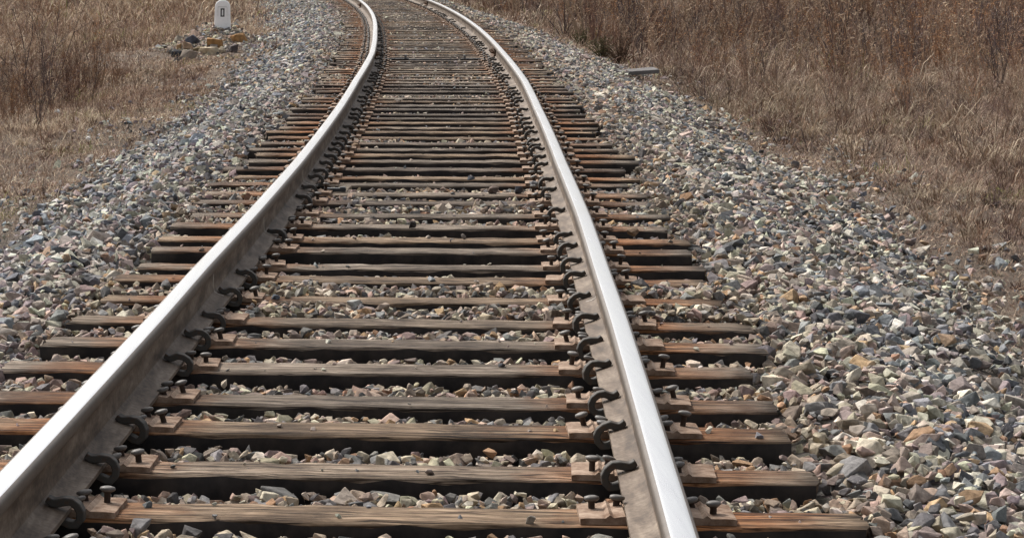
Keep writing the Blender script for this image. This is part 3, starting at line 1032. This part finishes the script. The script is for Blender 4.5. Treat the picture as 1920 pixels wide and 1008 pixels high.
# the moulded panel: a thin raised frame line, greyer than the body, across and down the face
bm = bmesh.new()
zt = ht - 13.2 * S
add_box(bm, (0, -.0722, zt), (17 * S, .006, 1.0 * S), .001)
add_box(bm, (-8.5 * S, -.0722, zt - 9 * S), (.7 * S, .005, 17 * S), .001)
add_box(bm, (8.5 * S, -.0722, zt - 9 * S), (.7 * S, .005, 17 * S), .001)
link('panel_rim', bm_mesh('panel_rim', bm, flat_mat('grey_whitewash', (.56, .55, .54), .85, 0, .1, .2, 20, .1)), post)
bm = bmesh.new()
nw_, nh_ = 7.4 * S, 15.6 * S
zc = ht - 23.8 * S
t_ = 2.3 * S
for sx in (-1, 1):
    add_box(bm, (sx * (nw_ - t_) / 2, -.0725, zc), (t_, .006, nh_), .002)
for sz in (-1, 1):
    add_box(bm, (0, -.0725, zc + sz * (nh_ - t_) / 2), (nw_ - 2 * t_ + .004, .0052, t_), .001)
link('numeral', bm_mesh('numeral', bm, M_BLACK), post)

# ------------------------------------------------------------------ slab beyond the right shoulder, scrap in the grass
sx, sy, sz = on_ground(1182, 144)
bm = bmesh.new()
vs = add_box(bm, (0, 0, .05), (.52, .36, .055), .010)
for v in bm.verts:
    v.co.z += .02 * math.sin(v.co.x * 9 + 1) + random.uniform(-.003, .003)
    if v.co.x < -.2:
        v.co.y *= .7
tag(link('concrete_slab', bm_mesh('concrete_slab', bm, M_SLAB), loc=(sx + .10, sy, sz + .03), rot=(.05, -.05, .12)), 'flat grey concrete slab lying tilted at the foot of the right shoulder', 'slab')
lx, ly, lz = on_ground(108, 219)
bm = bmesh.new()
bmesh.ops.create_icosphere(bm, subdivisions=2, radius=.03)
for v in bm.verts:
    v.co *= random.uniform(.6, 1.25); v.co.z = abs(v.co.z) * 1.2
tag(link('plastic_scrap', bm_mesh('plastic_scrap', bm, M_LITTER), loc=(lx, ly, lz + .05)), 'crumpled white plastic scrap in the dry grass on the left', 'litter')

# ------------------------------------------------------------------ vegetation
def seg_mesh(name, P0, P1, R0, R1, C, mat):
    """thin three-sided stems"""
    P0 = np.asarray(P0); P1 = np.asarray(P1); n = len(P0)
    R0 = np.broadcast_to(np.asarray(R0, float), (n,)); R1 = np.broadcast_to(np.asarray(R1, float), (n,))
    t = P1 - P0; t = t / np.maximum(np.linalg.norm(t, axis=1)[:, None], 1e-6)
    ref = np.where(np.abs(t[:, 2:3]) > .8, np.array([[1., 0, 0]]), np.array([[0, 0, 1.]]))
    u = np.cross(t, ref); u /= np.linalg.norm(u, axis=1)[:, None]
    v = np.cross(t, u)
    V = np.zeros((n, 6, 3))
    for k in range(3):
        a = 2 * math.pi * k / 3
        dvec = u * math.cos(a) + v * math.sin(a)
        V[:, k] = P0 + dvec * R0[:, None]; V[:, 3 + k] = P1 + dvec * R1[:, None]
    q = []
    for k in range(3):
        j = (k + 1) % 3
        q.append([k, j, 3 + j]); q.append([k, 3 + j, 3 + k])
    T = np.array(q)[None] + (np.arange(n) * 6)[:, None, None]
    return np_mesh(name, V.reshape(-1, 3), T.reshape(-1, 3), [mat], np.repeat(np.asarray(C), 6, axis=0))


def blades(name, B, H, W, lean, az, C, mat):
    """bent tapering blades: base points, heights, widths, lean, azimuth"""
    n = len(B)
    d = np.c_[np.cos(az), np.sin(az), np.zeros(n)]; s = np.c_[-np.sin(az + rng.normal(0, .8, n)), np.cos(az), np.zeros(n)]
    mid = B + d * (H * lean * .35)[:, None] + np.c_[np.zeros((n, 2)), H * .6 * np.sqrt(np.clip(1 - lean ** 2 * .55, .05, 1))]
    tip = B + d * (H * lean)[:, None] + np.c_[np.zeros((n, 2)), H * np.sqrt(np.clip(1 - lean ** 2 * .9, .02, 1))]
    V = np.zeros((n, 5, 3))
    V[:, 0] = B - s * W[:, None]; V[:, 1] = B + s * W[:, None]; V[:, 2] = mid - s * W[:, None] * .75; V[:, 3] = mid + s * W[:, None] * .75; V[:, 4] = tip
    T = np.array([[0, 1, 3], [0, 3, 2], [2, 3, 4]])[None] + (np.arange(n) * 5)[:, None, None]
    return np_mesh(name, V.reshape(-1, 3), T.reshape(-1, 3), [mat], np.repeat(C, 5, axis=0))


GP = np.array([lin(172, 152, 130), lin(146, 126, 108), lin(192, 176, 152), lin(122, 98, 84), lin(136, 108, 88), lin(112, 94, 88)])


def field_points(n, y0, y1, side, o0, o1):
    st = np.sqrt(rng.uniform(y0 ** 2, y1 ** 2, n)) if y0 > 0 else rng.uniform(y0, y1, n)
    o = side * rng.uniform(o0, o1, n)
    x, y = track(st, o)
    z = ground_z(x, y)
    keep = frustum(x, y, z, 320)
    return x[keep], y[keep], z[keep], o[keep], st[keep]


def build_grass():
    Bs, Hs, Ws, Ls, As, Cs = [], [], [], [], [], []
    for side in (-1, 1):
        for (y0, y1, dens, hm, wd) in ((6, 18, 1900, .05, .0017), (18, 36, 1250, .075, .0026), (36, 62, 520, .15, .0045), (62, 115, 170, .26, .009)):
            omax = (y1 * .15 + 2.5) if side < 0 else (y1 * .27 + 2.5)
            area = (y1 - y0) * (omax - 2.0)
            x, y, z, o, st = field_points(int(area * dens), y0, y1, side, 2.0, omax)
            a = np.abs(o)
            toe = (2.45 if side < 0 else 2.75) + (fbm(st * 0.45, o * 0.4, 41) - 0.5) * 1.6 + (fbm(st * 1.6, o * .8, 42) - 0.5) * .9
            p = np.clip((a - toe + .35) / .7, .015, 1) * np.clip((fbm(x * .9, y * .6, 61) - .30) * 4, .3, 1.1)
            q = ((x - MOUND[0] + .12) / 1.25) ** 2 + ((y - MOUND[1] + 1.6) / 2.9) ** 2
            p = p * np.where(q < .9, .03, 1)
            k = rng.random(len(x)) < p
            x, y, z, o, a = x[k], y[k], z[k], o[k], a[k]
            n = len(x)
            H = hm * np.exp(rng.normal(0, .45, n)) * (.6 + .9 * fbm(x * .7, y * .5, 66)) * np.clip(.5 + (a - 2.4) * .35, .5, 1.25)
            H = H * np.where((np.abs(x - MOUND[0] + .2) < 1.9) & (y > 36) & (y < 50), .38, 1.0)
            patch = fbm(x * .5, y * .35, 71)
            ci = np.where(rng.random(n) < .55 + (patch - .5) * 1.2, rng.integers(0, 3, n), rng.integers(3, 6, n))
            c = GP[ci] * rng.uniform(.7, 1.2, (n, 1))
            c[o > 0] *= np.array([.86, .85, .88])
            green = (fbm(x * 1.3, y, 83) > .70) & (rng.random(n) < .35)
            c[green] = np.array(lin(128, 130, 74)) * .9
            Bs.append(np.c_[x, y, z - .005]); Hs.append(H); Ws.append(np.full(n, wd) * rng.uniform(.6, 1.3, n)); Ls.append(np.clip(rng.normal(.95, .3, n), 0, 1.35)); As.append(rng.uniform(0, 2 * np.pi, n)); Cs.append(c * 1.25)
    # tussocks: blades arching out from shared feet
    for side, y0, y1, nt_, hm, wd, bl in ((-1, 16, 36, 900, .13, .0026, 34), (-1, 36, 60, 1900, .24, .0042, 32), (-1, 60, 105, 1500, .36, .008, 22),
                                          (1, 9, 22, 700, .15, .0022, 36), (1, 22, 40, 2300, .24, .0034, 30), (1, 40, 62, 2600, .32, .005, 26), (1, 62, 105, 1800, .45, .009, 20)):
        omax = (y1 * .15 + 2.5) if side < 0 else (y1 * .27 + 2.5)
        x, y, z, o, st = field_points(nt_ * 2, y0, y1, side, 3.3, omax)
        q = ((x - MOUND[0] + .3) / 1.9) ** 2 + ((y - MOUND[1] + 3) / 6.0) ** 2
        k = (rng.random(len(x)) < np.clip((fbm(x * .6, y * .4, 171) - .36) * 3.5, .08, 1)) & (q > 1)
        x, y, z = x[k], y[k], z[k]
        m = len(x); n = m * bl
        hh = hm * np.exp(rng.normal(0, .35, m))
        tc = GP[rng.integers(0, 6, m)] * rng.uniform(.5, 1.15, (m, 1)) * (1.1 if side < 0 else .92)
        I = np.repeat(np.arange(m), bl)
        az = rng.uniform(0, 2 * np.pi, n); rr = hh[I] * .22 * rng.random(n)
        Bs.append(np.c_[x[I] + np.cos(az) * rr, y[I] + np.sin(az) * rr, z[I] - .01]); Hs.append(hh[I] * rng.uniform(.5, 1.15, n)); Ws.append(wd * rng.uniform(.6, 1.3, n))
        Ls.append(np.clip(rng.normal(.95, .25, n), .1, 1.35)); As.append(az + rng.normal(0, .3, n)); Cs.append(tc[I] * rng.uniform(.75, 1.25, (n, 1)))
    # dead bits lying flat
    for side, y0, y1, n0, ln, wd in ((-1, 9, 36, 60000, .07, .0025), (-1, 36, 60, 30000, .11, .005), (1, 8, 30, 70000, .07, .0025), (1, 30, 50, 30000, .1, .004)):
        omax = (y1 * .15 + 2.5) if side < 0 else (y1 * .27 + 2.5)
        x, y, z, o, st = field_points(n0, y0, y1, side, 2.5, omax)
        k = rng.random(len(x)) < np.clip((np.abs(o) - 2.5) / .8, .03, 1)
        x, y, z = x[k], y[k], z[k]; n = len(x)
        Bs.append(np.c_[x, y, z + .004 + .02 * rng.random(n)]); Hs.append(ln * rng.uniform(.4, 1.3, n)); Ws.append(wd * rng.uniform(.6, 1.4, n))
        Ls.append(rng.uniform(1.02, 1.4, n)); As.append(rng.uniform(0, 2 * np.pi, n)); Cs.append(GP[rng.integers(0, 6, n)] * rng.uniform(.6, 1.5, (n, 1)))
    B = np.concatenate(Bs)
    print('blades', len(B))
    me = blades('dry_grass', B, np.concatenate(Hs), np.concatenate(Ws), np.concatenate(Ls), np.concatenate(As), np.concatenate(Cs), M_GRASS)
    tag(link('dry_grass', me), 'short dead straw-coloured grass covering both fields beside the ballast', 'grass', kind='stuff')


build_grass()


def weed_segments(base, h, nst, spread, c1, c2, bushy, thick, puff, r):
    """stems of one dead weed: each stem a few bent pieces, side twigs, seed fluff at the tips"""
    P0, P1, A, Bq, C = [], [], [], [], []
    for s in range(nst):
        az = r.uniform(0, 2 * math.pi); ln = abs(r.normal(0, spread))
        hh = h * r.uniform(.55, 1.05)
        p = np.array(base) + np.array([r.normal(0, .05 * spread * h), r.normal(0, .05 * spread * h), 0])
        dr = np.array([math.cos(az) * ln, math.sin(az) * ln, 1.0]); dr /= np.linalg.norm(dr)
        K = 4
        col = np.array(c1) * r.uniform(.75, 1.2)
        for k in range(K):
            q = p + dr * hh / K
            rad = thick * (1 - .2 * k)
            P0.append(p); P1.append(q); A.append(rad); Bq.append(rad * .8); C.append(col)
            if k >= 1:
                for _ in range(bushy):
                    tt = r.uniform(0, 1)
                    b0 = p + (q - p) * tt
                    a2 = r.uniform(0, 2 * math.pi)
                    d2 = dr * r.uniform(.5, 1.0) + np.array([math.cos(a2), math.sin(a2), 0]) * r.uniform(.3, .8)
                    L = hh * r.uniform(.06, .2)
                    b1 = b0 + d2 * L
                    P0.append(b0); P1.append(b1); A.append(thick * .5); Bq.append(thick * .3); C.append(col)
                    for _2 in range(puff):
                        d3 = r.normal(0, 1, 3); d3[2] = abs(d3[2]) * .6
                        e0 = b0 + d2 * L * r.uniform(.3, 1)
                        P0.append(e0); P1.append(e0 + d3 * hh * .025); A.append(thick * .65); Bq.append(thick * .3); C.append(np.array(c2) * r.uniform(.7, 1.25))
            dr = dr + r.normal(0, .10, 3); dr /= np.linalg.norm(dr)
            p = q
    return P0, P1, A, Bq, C


W1, W2 = lin(108, 78, 60), lin(150, 114, 80)
W3, W4 = lin(92, 76, 70), lin(168, 140, 108)
KINDS = [(lin(114, 90, 80), lin(154, 124, 100)), (lin(98, 84, 80), lin(166, 144, 122)), (lin(130, 102, 82), lin(176, 134, 96)), (lin(88, 78, 77), lin(128, 114, 106)), (lin(158, 138, 118), lin(192, 172, 148))]


def weed_protos():
    out = []
    for k in range(16):
        r = np.random.default_rng(900 + k)
        c1, c2 = KINDS[k % 5]
        out.append([np.array(q) for q in weed_segments((0, 0, 0), 1.0, int(r.integers(4, 8)), .22 + .2 * r.random(), c1, c2, 2, .010, 2, r)])
    return out


def build_brush():
    protos = weed_protos()
    PP = []
    spec = [(-1, 25, 38, 4.5, .46, 4.1), (-1, 18, 34, 1.6, .16, 3.3), (-1, 34, 52, 2.0, .30, 3.7), (-1, 52, 75, 2.0, .40, 3.4), (-1, 75, 112, .9, .7, 3.0),
            (1, 10, 22, 0.9, .26, 3.6), (1, 22, 36, 2.6, .42, 3.5), (1, 36, 52, 3.4, .60, 3.3), (1, 52, 75, 2.0, .8, 3.3), (1, 75, 112, .7, 1.0, 3.2)]
    acc = [[], [], [], [], []]
    cnt = 0
    for side, y0, y1, dens, hm, o0 in spec:
        omax = (y1 * .15 + 2.5) if side < 0 else (y1 * .27 + 2.5)
        x, y, z, o, st = field_points(int((y1 - y0) * (omax - o0) * dens * 2.2), y0, y1, side, o0, omax)
        p = np.clip((fbm(x * .5, y * .3, 111) - .42) * 5.0, 0.03, 1) * np.clip((np.abs(o) - o0) / .8 + .25, 0, 1)
        q = ((x - MOUND[0] + .1) / 1.5) ** 2 + ((y - MOUND[1] + 1.8) / 4.5) ** 2
        p = np.where(q < 1.3, .0, p)
        k = rng.random(len(x)) < p
        x, y, z = x[k], y[k], z[k]
        for i in range(len(x)):
            pr = protos[int(rng.integers(0, 16))]
            h = hm * math.exp(rng.normal(0, .33)) * (.55 + .9 * float(vnoise(x[i] * .4, y[i] * .3, 118)))
            a = rng.uniform(0, 2 * math.pi); c, s = math.cos(a), math.sin(a)
            R = np.array([[c, -s, 0], [s, c, 0], [0, 0, 1]]) * h
            off = np.array([x[i], y[i], z[i] - .01])
            t = rng.uniform(.8, 1.3) * (.75 + .7 * float(vnoise(x[i] * .25 + 9, y[i] * .16, 131)))
            rs = max(h, .3) * (.5 if y[i] < 40 else .75)
            acc[0].append(pr[0] @ R.T + off); acc[1].append(pr[1] @ R.T + off); acc[2].append(pr[2] * rs); acc[3].append(pr[3] * rs); acc[4].append(pr[4] * t)
        cnt += len(x)
    A = [np.concatenate(q) for q in acc]
    print('weeds', cnt, 'segments', len(A[0]))
    tag(link('dry_brush', seg_mesh('dry_brush', A[0], A[1], A[2], A[3], A[4], M_STEM)), 'mass of dead brown weed stalks standing over both fields', 'brush', kind='stuff')


build_brush()


def weed(px, py, hpx, nst, spread, k, label, bushy=2, puff=1, thick=.5, cat='weed', group='single dead weeds beside the ballast', name='dead_weed', lean=0.0, seed=0):
    x, y, z = on_ground(px, py)
    h = hpx * y / 4900.0
    r = np.random.default_rng(1200 + seed + int(px))
    c1, c2 = KINDS[k] if isinstance(k, int) else k
    q = weed_segments((0, 0, 0), h, nst, spread, c1, c2, bushy, .006 * thick * max(1, y / 25.0), puff, r)
    P0, P1 = np.array(q[0]), np.array(q[1])
    P0[:, 0] += P0[:, 2] * lean; P1[:, 0] += P1[:, 2] * lean
    tag(link(name, seg_mesh(name, P0, P1, np.array(q[2]), np.array(q[3]), np.array(q[4]), M_STEM), loc=(x, y, z - .01)), label, cat, group)


DK = (lin(86, 62, 54), lin(120, 88, 66))
GN = (lin(84, 78, 62), lin(112, 106, 74))
weed(128, 196, 110, 22, .75, DK, 'large dead shrub of dark reddish stems in the left field', 3, 1, .45, 'shrub', 'dead shrubs', 'dead_shrub')
weed(55, 205, 95, 14, .75, DK, 'dead shrub with fanned reddish stems at the left edge', 3, 2, .42, 'shrub', 'dead shrubs', 'dead_shrub')
weed(181, 160, 105, 2, .10, 2, 'tall slender dead stalk with orange-brown plume right of the reddish shrub', 5, 3, .7)
weed(160, 168, 52, 3, .2, DK, 'short dark stalk between the reddish shrub and the plumed stalk', 2, 1, .6)
weed(354, 243, 42, 8, .5, DK, 'low branching dead weed at the upper edge of the left ballast', 2, 0, .7)
weed(297, 255, 34, 2, .15, 3, 'thin dark upright weed left of the low branching weed', 2, 1, .7)
weed(136, 268, 20, 6, .4, 0, 'small brown weed tuft in the grass above the left ballast', 2, 1, .5)
weed(137, 318, 24, 3, .25, DK, 'dark bent weed stem at the edge of the left stones', 1, 0, .6)
weed(45, 391, 40, 3, .7, DK, 'dark bent twig weed leaning at the lower left ballast edge', 1, 0, .8, lean=-.5)
weed(82, 372, 34, 8, .35, 1, 'pale brown weed tuft among stones at the far left', 2, 1, .5)
weed(245, 282, 30, 9, .4, 0, 'reddish-brown tuft growing between stones left of the track', 2, 1, .5)
weed(330, 192, 40, 2, .15, 3, 'thin dark weed left of the ballast below the boulder mound', 2, 1, .6)
weed(444, 32, 12, 9, .4, 3, 'dark weed clump close to the right side of the white post', 2, 1, .6)
weed(446, 47, 8, 9, .5, 3, 'low dark weed clump at the foot of the white post', 2, 1, .6)
weed(545, 56, 22, 5, .15, 0, 'upright brown weed on the left ballast shoulder far off', 2, 1, .6)
weed(516, 92, 22, 12, .4, 2, 'orange-brown grass weed at the stones below and right of the post', 2, 2, .5)
weed(434, 170, 34, 4, .25, 3, 'thin grey-brown weed beside the left ballast below the mound', 2, 1, .5)
RS = 'shrubs at the foot of the right shoulder'
weed(1092, 90, 40, 55, .9, GN, 'low olive-brown shrub at the foot of the right shoulder, farthest', 3, 3, .6, 'shrub', RS, 'low_shrub')
weed(1130, 110, 46, 65, .9, GN, 'dark olive shrub in the middle along the right shoulder', 3, 3, .6, 'shrub', RS, 'low_shrub')
weed(1164, 124, 56, 60, .9, (lin(80, 64, 54), lin(110, 88, 70)), 'dark brown shrub just behind the grey concrete slab', 3, 3, .6, 'shrub', RS, 'low_shrub')
weed(1088, 72, 16, 4, .3, 3, 'dark curled dead leaves on a stalk left of the olive shrub', 2, 3, .9)
weed(1114, 70, 18, 4, .3, 3, 'dark curled dead leaves on a stalk above the olive shrub', 2, 3, .9)
weed(1180, 198, 26, 14, .5, 1, 'pale weed tuft among the stones below the concrete slab', 2, 1, .5)
SG = 'saplings standing in the right thicket'
for px, py, hp, c, lb, th in ((1145, 36, 60, 4, 'pale slim sapling in the right thicket, left of its twin', 1.3), (1152, 38, 60, 4, 'pale slim sapling in the right thicket, right of its twin', 1.3),
                              (1162, 44, 70, 3, 'dark crooked sapling beside the two pale saplings', 1.5)):
    weed(px, py, hp, 1, .06, c, lb, 2, 0, th, 'sapling', SG, 'bare_sapling')
